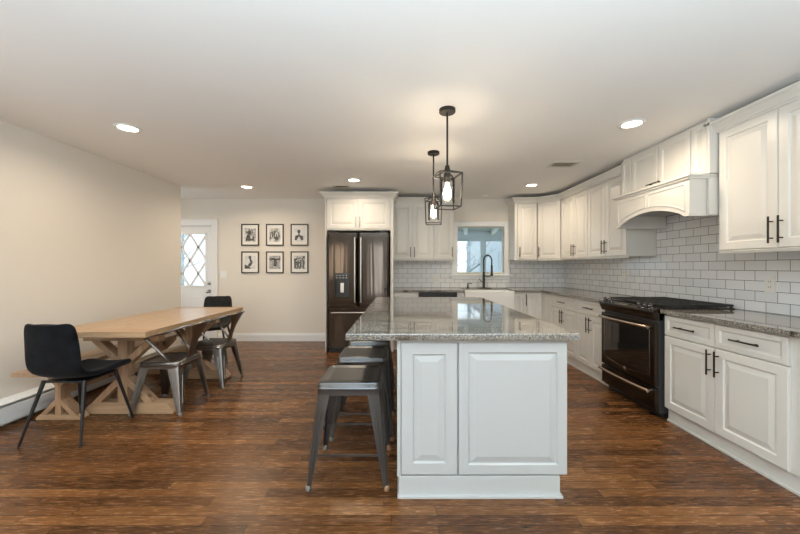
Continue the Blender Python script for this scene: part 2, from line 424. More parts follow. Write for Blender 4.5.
# diamond muntins clipped to the glass
px, pz = .295, .463
cx0 = -3.684-DX0   # a lattice crossing near the middle of the visible half
sl = pz/px
for sgn in (1, -1):
    for k in range(-8, 9):
        # line: z = gz1 - sgn*sl*(x-cx0) + k*pz
        P = []
        for x in (gx0, gx1):
            z = gz1 - sgn*sl*(x-cx0) + k*pz
            P.append((x, z))
        (xa, za), (xb, zb) = P
        def clip(xa, za, xb, zb):
            t0, t1 = 0, 1
            dz = zb-za
            for lim, s_ in ((gz0, 1), (gz1, -1)):
                fa, fb = s_*(za-lim), s_*(zb-lim)
                if fa < 0 and fb < 0: return None
                if fa < 0: t0 = max(t0, fa/(fa-fb))
                elif fb < 0: t1 = min(t1, fa/(fa-fb))
            if t1-t0 < .03: return None
            return (xa+(xb-xa)*t0, za+dz*t0, xa+(xb-xa)*t1, za+dz*t1)
        c = clip(xa, za, xb, zb)
        if c: m.beam((c[0], .041, c[1]), (c[2], .041, c[3]), .032, .022)
m.build('door_lattice', M_trim, d)
bx(gx0, gx1, .05, .054, gz0, gz1).build('door_glass', M_pane, d)
m = MB(); hx = dw-.075
m.lathe([(.032, .030), (.032, .024), (.012, .022), (.012, -.01), (.027, -.016), (.031, -.03), (.026, -.045), (.010, -.05)], 20, 'y', (hx, 0, .865))
m.build('door_handle', M_chrome, d, smooth=True)
m = MB(); m.lathe([(.028, .030), (.028, .018), (.020, .012), (.008, .010)], 20, 'y', (hx, 0, 1.005)); m.box(hx-.004, hx+.004, -.004, .012, .992, 1.018)
m.build('deadbolt', M_chrome, d, smooth='auto')

# ---- sink window
wd = bpy.data.objects.new('window_1', None); COL.objects.link(wd); wd.location = (0, YB, 0); struct(wd, 'white cased window over the sink')
m = MB(); c = .098
m.box(WX0-c+.02, WX0+.02, -.022, 0, WZ0-.03, WZ1+.07); m.box(WX1-.02, WX1+c-.02, -.022, 0, WZ0-.03, WZ1+.07)
m.box(WX0+.02, WX1-.02, -.022, 0, WZ1-.015, WZ1+.07); m.box(WX0-c+.02, WX1+c-.02, -.022, 0, WZ0-.085, WZ0-.03)
m.build('window_casing', M_trim, wd, .004)
bx(WX0-c-.012, WX1+c+.012, -.055, .03, WZ0-.03, WZ0-.006).build('window_sill', M_trim, wd, .005)
m = MB()
for a in (WX0, WX1-.035): m.box(a, a+.035, .025, .07, WZ0, WZ1)
m.box(WX0+.035, WX1-.035, .025, .07, WZ0, WZ0+.035); m.box(WX0+.035, WX1-.035, .025, .07, WZ1-.035, WZ1)
m.build('window_frame', plain('window_vinyl', (.62, .64, .56), .4), wd, .004)
bx(WX0+.03, WX1-.03, .045, .049, WZ0+.03, WZ1-.03).build('window_pane', M_pane, wd)

# ---- windows behind the photographer (daylight comes through them)
for i, (x0, x1, z0, z1) in enumerate(FW):
    q = bpy.data.objects.new('window_%d' % (i+2), None); COL.objects.link(q); q.location = (0, YF, 0); struct(q)
    m = MB(); t = .08
    m.box(x0-t, x0, 0, .03, z0-t, z1+t); m.box(x1, x1+t, 0, .03, z0-t, z1+t); m.box(x0, x1, 0, .03, z1, z1+t); m.box(x0, x1, 0, .03, max(.0, z0-t), z0)
    zm = (z0+z1)/2; m.box(x0, x1, 0, .03, zm-.02, zm+.02)
    m.build('window_frame', M_trim, q)

# ---- baseboard heater on the left wall
t = thing('baseboard_heater', 'long low white baseboard heater on the floor along the dining wall', 'heater', (XL, 0, 0))
prof = [(0, .015), (.012, .015), (.012, .185), (.045, .215), (.045, .222), (0, .235)]
m = MB(); m.prism([(0, .02), (.01, .02), (.01, .22), (0, .22)], 'y', -1.0, 4.55)
m.prism([(.0, .222), (.05, .205), (.068, .192), (.068, .186), (.05, .199), (0, .216)], 'y', -1.0, 4.55)
m.build('back_plate', M_heat, t)
m = MB(); m.prism([(.058, .035), (.068, .035), (.070, .10), (.068, .165), (.058, .165)], 'y', -1.0, 4.55)
m.build('front_cover', M_heat, t, .002)
bx(.012, .05, -1.0, 4.55, .06, .15).build('fin_core', M_dark, t)
for y in (-1.0, 4.55): bx(0, .074, y-.03, y+.03, .012, .236).build('end_cap', M_heat, t, .004)

# ---- tile backsplash
struct(bx(XR-.008, XR, .6, YB-.008, .931, 1.95).build('wall_right_tile', M_tileR))
m = MB(); m.box(-.10, WX0-.079, YB-.008, YB, .931, 1.42); m.box(WX0-.079, WX1+.079, YB-.008, YB, .931, WZ0-.086); m.box(WX1+.079, XR-.008, YB-.008, YB, .931, 1.42)
struct(m.build('wall_back_tile', M_tileB))

# ------------------------------------------------------------------ cabinet builders (local frame: x along the front, -y is out of the front)
def raised(mb, x0, x1, z0, z1, y=0, t=.02, fr=.055, kind='raised'):
    L_ = [(0, t), (0, .003), (.003, 0), (fr, 0), (fr+.007, .009), (fr+.014, .009), (fr+.045, .001)]
    if kind == 'flat': L_ = [(0, t), (0, .003), (.003, 0), (fr, 0), (fr+.012, .008)]
    mb.loft([[(x0+i, y+dp, z0+i), (x1-i, y+dp, z0+i), (x1-i, y+dp, z1-i), (x0+i, y+dp, z1-i)] for i, dp in L_])
    return mb
def pull(parent, cx, cz, length, vertical, y=0, mat=None, name='handle'):
    m = MB(); h = length/2; o = .032
    if vertical:
        m.tube([(cx, y-o, cz-h), (cx, y-o, cz+h)], .0058, 10)
        for s in (-1, 1): m.tube([(cx, y, cz+s*h*.62), (cx, y-o, cz+s*h*.62)], .0045, 8)
    else:
        m.tube([(cx-h, y-o, cz), (cx+h, y-o, cz)], .0058, 10)
        for s in (-1, 1): m.tube([(cx+s*h*.62, y, cz), (cx+s*h*.62, y-o, cz)], .0045, 8)
    return m.build(name, mat or M_pull, parent, smooth='auto')
def base_cabinet(label, loc, rz, width, units, depth=.60, top=.899, group='white base cabinets', toe=True):
    """units: list of (x0, x1, kind, hinge) kind: 'dd' drawer over door, 'door', 'panel'"""
    t = thing('base_cabinet', label, 'cabinet', loc, rz, group)
    bx(0, width, .021, depth, .105, top).build('body', M_cab, t, .002)
    m = MB(); m.box(0, width, .035, .055, 0, .105); m.box(0, width, .022, .035, 0, .018)
    m.build('toe_kick', M_cab, t, .003)
    for x0, x1, kind, hinge in units:
        g = .0025
        if kind in ('dd', 'drawer'):
            dr = raised(MB(), x0+g, x1-g, .724, .886, 0, fr=.032, kind='flat').build('drawer', M_cab, t)
            pull(dr, (x0+x1)/2, .806, .185, False)
            zt = .716
            if kind == 'drawer': continue
        else: zt = .716 if any(u[2] == 'drawer' for u in units) and kind == 'door' else .886
        do = raised(MB(), x0+g, x1-g, .118, zt, 0, fr=.058 if x1-x0 > .25 else .035, kind='raised').build('door' if kind != 'panel' else 'filler_panel', M_cab, t)
        if kind != 'panel':
            hx = x1-.030 if hinge == 'L' else x0+.030
            pull(do, hx, zt-.105, .18, True)
    return t
def wall_cabinet(label, loc, rz, width, doors, z0=1.415, z1=2.345, depth=.328, group='white wall cabinets', rail=True, hl=.165, sidepanel=None):
    t = thing('wall_cabinet', label, 'cabinet', (loc[0], loc[1], z0), rz, group)
    h = z1-z0
    bx(0, width, .021, depth, 0, h).build('body', M_cab, t, .002)
    if rail:
        m = MB(); m.box(0, width, .004, .030, -.022, 0); m.box(0, width, -.004, .030, -.008, 0)
        m.build('light_rail', M_cab, t, .003)
    for x0, x1, hinge in doors:
        g = .0025
        do = raised(MB(), x0+g, x1-g, .006, h-.012, 0, fr=.058).build('door', M_cab, t)
        hx = x1-.030 if hinge == 'L' else x0+.030
        pull(do, hx, .035+hl/2, hl, True)
    return t
# ---- range wall: base cabinets (front plane X = 2.22, facing -X)
XF = 2.22; R90 = -PI/2
base_cabinet('white double base cabinet with two drawers just before the range, nearest to the camera', (XF, 2.832, 0), R90, .963,
             [(0, .453, 'dd', 'L'), (.453, .905, 'dd', 'R')], depth=.628)
base_cabinet('white base cabinet at the very edge of the picture beside the near double cabinet', (XF, 1.868, 0), R90, .90,
             [(.02, .45, 'dd', 'L'), (.45, .88, 'dd', 'R')], depth=.628)
base_cabinet('white two-drawer base cabinet touching the far side of the range', (XF, 4.241, 0), R90, .629,
             [(0, .300, 'door', 'L'), (.300, .60, 'door', 'R'), (0, .60, 'drawer', '')], depth=.628)
base_cabinet('white two-door base cabinet between the range neighbour and the corner, drawers above', (XF, 5.258, 0), R90, 1.016,
             [(.0, .30, 'panel', 'L'), (.305, .66, 'door', 'L'), (.66, 1.016, 'door', 'R'), (.305, 1.016, 'drawer', '')], depth=.628)
# ---- sink wall base cabinets (front plane Y = 5.24, facing -Y)
YS = 5.24
base_cabinet('white base cabinet between the fridge and the dishwasher', (-.10, YS, 0), 0, .388, [(0, .388, 'dd', 'L')], depth=.61)
t = base_cabinet('white base cabinet under the apron sink', (1.005, YS, 0), 0, .770, [(.004, .385, 'door', 'L'), (.385, .766, 'door', 'R')], depth=.61, top=.595)
for ch in list(t.children):      # doors stop under the apron
    if ch.name.startswith('door'):
        me = ch.data
        for v in me.vertices:
            if v.co.z > .5: v.co.z -= .30
        for g in ch.children:
            for v in g.data.vertices: v.co.z -= .30
base_cabinet('narrow white filler panel between the dishwasher and the apron sink', (.892, YS, 0), 0, .108, [(0, .108, 'panel', 'L')], depth=.61)
base_cabinet('white corner base cabinet with a single door to the right of the apron sink', (1.780, YS, 0), 0, .458, [(0, .142, 'panel', 'L'), (.145, .425, 'door', 'R')], depth=.61)

# ---- dishwasher
t = thing('dishwasher', 'dark stainless dishwasher under the counter beside the sink', 'dishwasher', (.29, YS, 0))
bx(.004, .596, .02, .58, .10, .897).build('body', M_dark, t)
bx(.004, .596, -.012, .02, .11, .83).build('door', M_bss, t, .004)
bx(.004, .596, -.012, .02, .834, .893).build('control_panel', M_dark, t, .004)
m = MB(); m.tube([(.05, -.05, .80), (.55, -.05, .80)], .010, 10); [m.tube([(x, -.012, .80), (x, -.05, .80)], .008, 8) for x in (.08, .52)]
m.build('handle', M_bssh, t, smooth='auto')
bx(.01, .59, .05, .07, 0, .10).build('toe_kick', M_matte, t)

# ---- countertops
CT0, CT1 = .900, .932
o = bx(2.19, 2.85, .96, 2.838, CT0, CT1).build('countertop', M_gran, None, .004)
tag(o, 'granite countertop slab on the near cabinets, from the range to the picture edge', 'countertop')
m = MB()
m.mi = 0
for a in ((-.10, 1.00, 5.21, 5.86), (1.78, 2.85, 5.21, 5.86), (1.00, 1.78, 5.655, 5.86), (2.19, 2.85, 3.616, 5.21)): m.box(*a, CT0, CT1)
o = m.build('countertop', M_gran, None); tag(o, 'L-shaped granite countertop running round the corner behind the sink', 'countertop')

# ---- apron sink, faucet, soap dispenser
t = thing('apron_sink', 'white apron-front farmhouse sink below the window', 'sink', (1.39, 5.43, .66))
m = MB(); hx = .383
m.box(-hx, hx, -.215, -.185, -.055, .252); m.box(-hx, hx, .19, .22, -.055, .252); m.box(-hx, -hx+.03, -.185, .19, -.055, .252); m.box(hx-.03, hx, -.185, .19, -.055, .252); m.box(-hx+.03, hx-.03, -.185, .19, -.055, -.02)
m.build('basin', M_porc, t, .006, segs=3)
m = MB(); m.lathe([(.045, -.0195), (.045, -.014), (.03, -.013)], 20, 'z'); m.build('drain', M_chrome, t)
t = thing('kitchen_faucet', 'tall matte black spring-neck kitchen faucet behind the sink', 'faucet', (1.425, 5.735, CT1))
m = MB(); m.lathe([(.03, 0), (.03, .012), (.024, .02), (.022, .03), (.022, .26), (.018, .27)], 18); m.box(-.11, .11, -.03, .03, 0, .006); m.build('base', M_black, t, smooth='auto')
neck = [(0, 0, .26), (0, 0, .47)] + [(.068-.068*math.cos(a), -.0*a, .47+.085*math.sin(a)) for a in [PI*i/14 for i in range(1, 15)]] + [(.136, 0, .40)]
m = MB(); m.tube(neck, .0085, 12); m.build('spout', M_black, t, smooth=True)
hel = []; cum = [0]
for i in range(len(neck)-1): cum.append(cum[-1]+(Vector(neck[i+1])-Vector(neck[i])).length)
NT = 44
for i in range(NT*10+1):
    s = cum[-1]*i/(NT*10); k = max(j for j in range(len(cum)-1) if cum[j] <= s+1e-9)
    f = (s-cum[k])/max(1e-6, cum[k+1]-cum[k]); p = Vector(neck[k]).lerp(Vector(neck[k+1]), f)
    tg = (Vector(neck[k+1])-Vector(neck[k])).normalized(); n1 = Vector((0, 1, 0)); n2 = tg.cross(n1); a = 2*PI*i/10
    hel.append(tuple(p+(n1*math.cos(a)+n2*math.sin(a))*.0135))
m = MB(); m.tube(hel, .0026, 5); m.build('spring_coil', M_black, t, smooth=True)
m = MB(); m.lathe([(.010, .40), (.018, .38), (.019, .25), (.024, .22), (.022, .205)], 14, 'z', (.136, 0, 0)); m.build('spray_head', M_black, t, smooth='auto')
m = MB(); m.tube([(0, 0, .235), (.03, 0, .205), (.10, 0, .20), (.136, 0, .222)], .009, 10); m.build('dock_arm', M_black, t, smooth=True)
m = MB(); m.tube([(-.02, -.012, .10), (-.05, -.03, .115), (-.085, -.04, .16)], .006, 8); m.build('lever', M_black, t, smooth=True)
t = thing('soap_dispenser', 'small black pump soap dispenser on the counter beside the faucet', 'soap dispenser', (1.155, 5.735, CT1))
m = MB(); m.lathe([(.018, 0), (.018, .02), (.012, .03), (.012, .055)], 14); m.build('collar', M_black, t, smooth='auto')
m = MB(); m.tube([(0, 0, .05), (0, 0, .082), (.02, -.012, .085), (.06, -.03, .078)], .008, 8); m.build('spout', M_black, t, smooth=True)

# ------------------------------------------------------------------ wall cabinets and crowns
XU, YU = 2.51, 5.52
wall_cabinet('white double-door wall cabinet next to the fridge', (-.145, YU, 0), 0, .700, [(0, .350, 'L'), (.350, .700, 'R')], depth=.34)
wall_cabinet('white single-door wall cabinet beside the left edge of the window', (.556, YU, 0), 0, .328, [(0, .325, 'L')], depth=.34)
wall_cabinet('white narrow single-door wall cabinet beside the right edge of the window', (1.885, YU, 0), 0, .363, [(.04, .36, 'R')], depth=.34)
# diagonal corner cabinet
t = thing('wall_cabinet', 'white diagonal corner wall cabinet with one door', 'cabinet', (2.25, YU, 1.415), -PI/4, 'white wall cabinets')
hgt = .93; dl = math.hypot(.26, .26)
rt = Matrix.Rotation(PI/4, 2)
pts = []
for X, Y in ((2.25+.015, YU+.015), (2.51+.015-.0, 5.26+.015), (2.851, 5.26), (2.851, 5.86), (2.25, 5.86)):
    v = rt @ Vector((X-2.25, Y-YU)); pts.append((v.x, v.y))
m = MB(); m.prism(pts, 'z', 0, hgt); m.build('body', M_cab, t, .002)
do = raised(MB(), .006, dl-.006, .006, hgt-.012, 0, fr=.052).build('door', M_cab, t); pull(do, .035, .118, .165, True)
bx(.0, dl, .002, .03, -.022, -.001).build('light_rail', M_cab, t, .003)
wall_cabinet('white double-door wall cabinet beside the diagonal corner cabinet', (XU, 5.255, 0), R90, .745, [(0, .40, 'L'), (.40, .745, 'R')], depth=.338)
wall_cabinet('white double-door wall cabinet touching the far side of the range hood', (XU, 4.507, 0), R90, .767, [(0, .385, 'L'), (.385, .767, 'R')], depth=.338)
wall_cabinet('large white double-door wall cabinet on the near side of the range hood', (XU, 2.655, 0), R90, .84, [(.0, .415, 'L'), (.415, .835, 'R')], z1=2.36, depth=.338, hl=.18)
CR = [(0, 0), (.010, 0), (.012, .012), (.022, .018), (.026, .03), (.044, .058), (.056, .068), (.060, .072), (.060, .088), (0, .088)]
CR = [(-.02 if a == 0 else a, b) for a, b in CR]
struct(sweep(CR, [(-.145, YU), (.884, YU), (.884, YB-.01)], 2.335).build('trim_1', M_cab))
struct(sweep(CR, [(1.885, YB-.01), (1.885, YU), (2.25, YU), (2.51, 5.26), (2.51, 3.735)], 2.335).build('trim_2', M_cab))
struct(sweep(CR, [(2.85, 2.66), (XU, 2.66), (XU, 1.80)], 2.345).build('trim_3', M_cab))

# ---- fridge surround and fridge
t = thing('fridge_cabinet', 'white cabinet with two doors above the refrigerator', 'cabinet', (-1.140, 5.13, 0))
fw_ = 1.04
m = MB(); m.box(0, .020, 0, .735, 0, 2.345); m.build('side_panel', M_cab, t, .002)
m = MB(); m.box(fw_-.045, fw_, 0, .735, 0, 2.345); m.build('side_panel', M_cab, t, .002)
bx(.020, fw_-.045, .03, .735, 1.86, 2.345).build('body', M_cab, t)
bx(.020, fw_-.045, .02, .06, 1.852, 1.868).build('bottom_rail', M_cab, t)
for x0, x1, hh in ((.024, .5, 'L'), (.5, .99, 'R')):
    do = raised(MB(), x0+.002, x1-.002, 1.872, 2.33, .008, fr=.06).build('door', M_cab, t)
    pull(do, x1-.03 if hh == 'L' else x0+.03, 1.975, .165, True, y=.008, mat=M_chrome)
sweep([(a*1.25, b*1.05) for a, b in CR], [(0, .735), (0, 0), (fw_, 0), (fw_, .735)], 2.330).build('crown', M_cab, t)

t = thing('refrigerator', 'black stainless french-door refrigerator with a water dispenser', 'refrigerator', (-1.095, 5.07, 0))
fw_ = .925
bx(.004, fw_-.004, .075, .76, .03, 1.795).build('body', M_dark, t, .004)
xm = .464; zt, zb = 1.805, .694
def fdoor(x0, x1, z0, z1, hole=None):
    m = MB(); c = .012
    outl = lambda a, b, zz: [(a, .07, zz), (a, .02, zz), (a+.006, .008, zz), (a+c+.01, 0, zz), (b-c-.01, 0, zz), (b-.006, .008, zz), (b, .02, zz), (b, .07, zz)]
    if not hole: m.loft([outl(x0, x1, z0), outl(x0, x1, z1)])
    else:
        a, b, p, q = hole
        m.loft([outl(x0, x1, z0), outl(x0, x1, p)]); m.loft([outl(x0, x1, q), outl(x0, x1, z1)])
        m.loft([[(x0, .07, z), (x0, .02, z), (x0+.006, .008, z), (x0+c+.01, 0, z), (a, 0, z), (a, .07, z)] for z in (p, q)])
        m.loft([[(b, .07, z), (b, 0, z), (x1-c-.01, 0, z), (x1-.006, .008, z), (x1, .02, z), (x1, .07, z)] for z in (p, q)])
    return m
hole = (.105, .335, .835, 1.195)
fdoor(.0, xm-.003, zb, zt, hole).build('door', M_bss, t)
fdoor(xm+.003, fw_, zb, zt).build('door', M_bss, t)
fdoor(0, fw_, .075, zb-.008).build('freezer_drawer', M_bss, t)
def fhandle(pts, nm):
    m = MB(); m.tube(pts, .0125, 12)
    return m
for hx in (xm-.042, xm+.048):
    m = MB(); m.tube([(hx, -.058, .76), (hx, -.058, 1.73)], .013, 12)
    for z in (.80, 1.69): m.tube([(hx, 0, z), (hx, -.058, z)], .010, 10)
    m.build('handle', M_bssh, t, smooth='auto')
m = MB(); m.tube([(.07, -.058, .61), (fw_-.07, -.058, .61)], .013, 12)
for x in (.12, fw_-.12): m.tube([(x, 0, .61), (x, -.058, .61)], .010, 10)
m.build('handle', M_bssh, t, smooth='auto')
ds = MB(); a, b, p, q = hole
ds.box(a+.001, b-.001, -.003, .012, 1.105, q-.001)            # control strip
ds.box(a+.001, a+.012, -.003, .066, p+.001, 1.105); ds.box(b-.012, b-.001, -.003, .066, p+.001, 1.105); ds.box(a+.012, b-.012, .058, .066, p+.001, 1.105); ds.box(a+.012, b-.012, -.003, .066, p+.001, p+.02)
dsp = ds.build('dispenser', plain('dispenser_black', (.02, .02, .021), .25), t)
bx((a+b)/2-.028, (a+b)/2+.028, .03, .042, .90, 1.05).build('paddle', M_chrome, dsp, .004)
m = MB()
for i in range(4):
    for j in range(2): m.box(a+.03+i*.048, a+.048+i*.048, -.0045, -.003, 1.122+j*.036, 1.134+j*.036)
m.build('button', plain('dispenser_legend', (.35, .36, .38), .4), dsp)
for x in (.03, fw_-.13): bx(x, x+.10, .02, .12, 1.806, 1.825).build('hinge_cover', M_dark, t, .004)
bx(.02, fw_-.02, .03, .10, .0, .068).build('kick_grille', M_matte, t)

# ------------------------------------------------------------------ range
t = thing('gas_range', 'black stainless slide-in gas range with an oven window', 'range', (2.19, 3.605, 0), R90)
rw = .758
bx(.0, rw, .0, .62, .05, .905).build('body', M_dark, t, .003)
for x in (.05, rw-.05):
    for y in (.08, .55): MB().lathe([(.02, 0), (.02, .05)], 12, 'z', (x, y, 0)).build('leg', M_matte, t)
bx(.02, rw-.02, .03, .05, .012, .05).build('kick_plate', M_matte, t)
bx(.003, rw-.003, -.035, 0, .075, .262).build('storage_drawer', M_rng, t, .006)
dr = bx(.003, rw-.003, -.038, 0, .275, .815).build('oven_door', M_rng, t, .006)
bx(.075, rw-.075, -.0405, -.037, .375, .735).build('oven_window', M_oveng, dr, .001)
m = MB()
wx0, wx1, wz0, wz1 = .06, rw-.06, .36, .75
seam = [(wx0, -.0395, wz1), (wx0, -.0395, wz0)] + [(wx0+(wx1-wx0)*i/12, -.0395, wz0-.03*math.sin(PI*i/12)) for i in range(1, 12)] + [(wx1, -.0395, wz0), (wx1, -.0395, wz1)]
m.tube(seam, .0014, 6); m.build('window_trim', M_rngh, dr)
m = MB(); m.lathe([(.018, -.038), (.018, -.0405), (.014, -.042)], 20, 'y', (rw/2, 0, .322))
m.build('badge', M_chrome, dr, smooth='auto')
def rhandle(z, bow):
    m = MB(); P = [(.03+(rw-.06)*i/12, -.075-bow*math.sin(PI*i/12), z) for i in range(13)]
    m.tube(P, .0135, 12)
    for x in (.045, rw-.045): m.tube([(x, -.03, z), (x, -.078, z)], .013, 10)
    return m
rhandle(.775, .018).build('handle', M_rngh, t, smooth='auto')
rhandle(.232, .018).build('handle', M_rngh, t, smooth='auto')
m = MB(); m.prism([(-.030, .838), (.03, .832), (.06, .950), (.0, .942), (-.056, .919), (-.062, .906)], 'x', 0, rw)
cp = m.build('control_panel', M_rng, t, .003)
nrm = Vector((0, -.38, .925))
for x in (.060, .140, .560, .630, .700):
    c0 = Vector((x, -.022, .932))
    m = MB(); m.tube([tuple(c0), tuple(c0+nrm*.008), tuple(c0+nrm*.010), tuple(c0+nrm*.032), tuple(c0+nrm*.038)], [.024, .024, .019, .018, .013], 18)
    m.beam(tuple(c0+nrm*.036), tuple(c0+nrm*.044), .007, .032, side=(0, .925, .38)); m.build('knob', M_knob, t, smooth='auto')
c0 = Vector((.35, -.026, .9305)); m = MB()
m.beam(tuple(c0), tuple(c0+nrm*.004), .05, .15, side=(1, 0, 0)); m.build('display', M_oveng, t)
bx(.0, rw, .022, .645, .905, .940).build('cooktop', M_rng, t, .006)
for i, (bxp, byp) in enumerate(((.15, .18), (.15, .46), (.379, .32), (.61, .18), (.61, .46))):
    m = MB(); m.lathe([(.05, .940), (.05, .948), (.036, .950), (.036, .958), (.030, .960)], 18, 'z', (bxp, byp, 0)); m.build('burner', M_iron, t, smooth='auto')
for gx in (.006, .256, .506):
    m = MB(); a, b, y0, y1 = gx, gx+.246, .055, .63; zt = .972
    for A, B in (((a, y0), (b, y0)), ((a, y1), (b, y1))): m.box(A[0], B[0], A[1]-.006, A[1]+.006, zt-.018, zt)
    for x in (a+.006, b-.006): m.box(x-.006, x+.006, y0, y1, zt-.018, zt)
    for yy in (.18, .32, .46): m.box(a, b, yy-.005, yy+.005, zt-.016, zt)
    for xx in (a+.085, a+.161): m.box(xx-.005, xx+.005, y0, y1, zt-.016, zt)
    for x in (a+.012, b-.012):
        for y in (y0+.004, (y0+y1)/2, y1-.004): m.box(x-.008, x+.008, y-.006, y+.006, .940, zt-.01)
    for x in (a+.006, b-.006): m.box(x-.005, x+.005, y0+.05, y1-.05, .950, .958)
    m.build('grate', M_iron, t, .002)

# ------------------------------------------------------------------ range hood and its cabinet
HW = .925
t = thing('range_hood', 'white wooden range hood with an arched valance above the range', 'range hood', (2.315, 3.62, 1.70), R90)
hh = .315; m = MB()
A = [(0, 0), (.05, 0)] + [(.05+(HW-.10)*i/24, .022+.088*math.sin(PI*i/24)**.75) for i in range(1, 24)] + [(HW-.05, 0), (HW, 0), (HW, hh), (0, hh)]
# front board: split in strips so the arch stays clean
xs = [0, .05] + [.05+(HW-.10)*i/24 for i in range(1, 24)] + [HW-.05, HW]
zs = [0, .0] + [.0+.105*math.sin(PI*i/24)**.72 for i in range(1, 24)] + [0, 0]
for yf, yb in ((0, .022),):
    top = [[(x, yf, z), (x, yf, hh), (x, yb, hh), (x, yb, z)] for x, z in zip(xs, zs)]
    m.loft(top)
m.build('valance', M_cab, t)
m = MB(); g = .045
for x0, x1 in ((g, HW/2-.02), (HW/2+.02, HW-g)):
    P = []
    for i in range(13):
        x = x0+(x1-x0)*i/12; u = (x-.05)/(HW-.10); z = .105*max(0, math.sin(PI*min(1, max(0, u))))**.72+.045
        P.append((x, -.001, z))
    P += [(x1, -.001, hh-.05), (x0, -.001, hh-.05)]
    for i in range(len(P)):
        m.beam(P[i], P[(i+1) % len(P)], .009, .008)
m.build('panel_molding', M_cab, t)
HD = .525
for x in (0, HW-.02): bx(x, x+.02, .022, HD, 0, hh).build('side_panel', M_cab, t)
m = MB(); m.box(-.02, HW+.02, -.022, HD, hh, hh+.018); m.box(-.012, HW+.012, -.012, HD, hh-.018, hh); m.build('mantel', M_cab, t, .004)
bx(HW+.003, HW+.025, .135, HD, .005, hh-.02).build('end_stile', M_cab, t, .002)
bx(.02, HW-.02, .03, HD-.01, .13, .15).build('liner', plain('liner_metal', (.45, .45, .45), .35, metal=.8), t)
t = thing('hood_cabinet', 'white flat cabinet above the range hood, reaching the ceiling', 'cabinet', (2.45, 3.73, 0), R90)
cw_ = 1.064; z0, z1 = 2.036, CEIL-.008
bx(0, cw_, .021, .395, z0, z1).build('body', M_cab, t, .002)
bx(cw_-.022, cw_, .0, .021, z0, z1).build('face_stile', M_cab, t)
for i, (x0, x1) in enumerate(((0, .155), (.16, .52), (.525, .885), (.89, 1.04))):
    raised(MB(), x0+.003, x1-.003, z0+.006, z1-.03, 0, fr=.048 if i in (1, 2) else .036, kind='flat').build('door' if i in (1, 2) else 'filler_panel', M_cab, t)
pull(t, .50, z0+.055, .17, False)

# ------------------------------------------------------------------ island
IX0, IX1, IY0, IY1 = -.006, .925, 1.885, 4.08
t = thing('kitchen_island', 'white paneled kitchen island in the middle of the room', 'kitchen island', (0, 0, 0))
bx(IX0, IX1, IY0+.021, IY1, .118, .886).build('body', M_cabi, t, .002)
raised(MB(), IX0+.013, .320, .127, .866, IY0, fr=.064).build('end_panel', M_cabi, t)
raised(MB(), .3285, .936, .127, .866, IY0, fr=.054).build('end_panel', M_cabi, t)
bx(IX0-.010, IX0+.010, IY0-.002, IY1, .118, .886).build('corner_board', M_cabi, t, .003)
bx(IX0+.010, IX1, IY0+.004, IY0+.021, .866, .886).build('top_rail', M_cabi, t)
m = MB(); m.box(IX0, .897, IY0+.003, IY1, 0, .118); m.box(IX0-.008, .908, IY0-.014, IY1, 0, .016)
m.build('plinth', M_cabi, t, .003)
ys = [IY0+.02, IY0+.56, IY0+1.1, IY0+1.64, IY1]
for i in range(4):
    a, b = ys[i], ys[i+1]
    dr = MB(); raised(dr, a+.003, b-.003, .70, .868, 0, fr=.032, kind='flat')
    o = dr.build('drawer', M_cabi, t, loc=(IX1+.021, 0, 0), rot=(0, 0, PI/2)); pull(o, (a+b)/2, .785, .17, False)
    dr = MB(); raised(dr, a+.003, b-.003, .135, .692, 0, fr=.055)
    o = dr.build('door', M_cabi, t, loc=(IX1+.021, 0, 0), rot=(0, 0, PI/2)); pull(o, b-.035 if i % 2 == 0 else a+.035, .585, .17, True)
m = MB(); P = [(-.299, 1.85), (.985, 1.85), (.985, 4.02), (.90, 4.13), (-.289, 4.13)]
m.prism(P, 'z', .8865, .9225)
tag(m.build('island_countertop', M_gran, None, .003), 'polished granite slab on top of the kitchen island', 'countertop')

# ------------------------------------------------------------------ metal stools and chairs
def metal_leg(top, foot, w0, w1, sx, sy, th=.004):
    """folded sheet leg: an L section, widest at the top, tapering to the foot"""
    m = MB(); T, F = Vector(top), Vector(foot); rings = []
    for f in (0, .12, .5, 1):
        c = T.lerp(F, f); w = w0+(w1-w0)*min(1, f*1.05)**1.15
        r = w*.30
        pts = [(-w, 0), (-r, 0), (-r*.3, -r*.3), (0, -r), (0, -w), (-th, -w), (-th, -r), (-r*.3-th*.7, -r*.3-th*.7), (-r, -th), (-w, -th)]
        rings.append([(c.x+sx*p, c.y+sy*q, c.z) for p, q in pts])
    m.loft(rings)
    # pressed rib running down the corner faces
    for k in range(2):
        a, b = T.lerp(F, .22), T.lerp(F, .80)
        ring = []
        for c, f in ((a, .22), (b, .80)):
            w = w0+(w1-w0)*f; u = w*.55
            if k == 0: ring.append((c.x-sx*u, c.y+sy*.001, c.z))
            else: ring.append((c.x+sx*.001, c.y-sy*u, c.z))
        m.tube(ring, .0045, 6)
    return m
def seat_pan(m, hx, hy, z, drop, r=.035, dish=.006):
    R = []
    for ins, dz in ((-.004, -drop), (-.003, -drop*.55), (-.004, -drop*.5), (.0, -drop*.42), (0, -.012), (.004, -.004), (.012, 0), (.022, -.001), (.030, -dish*.8), (.06, -dish)):
        R.append([(x, y, z+dz) for x, y in rrect(hx-ins, hy-ins, max(.008, r-ins*.7), 5)])
    m.loft(R)
    return m
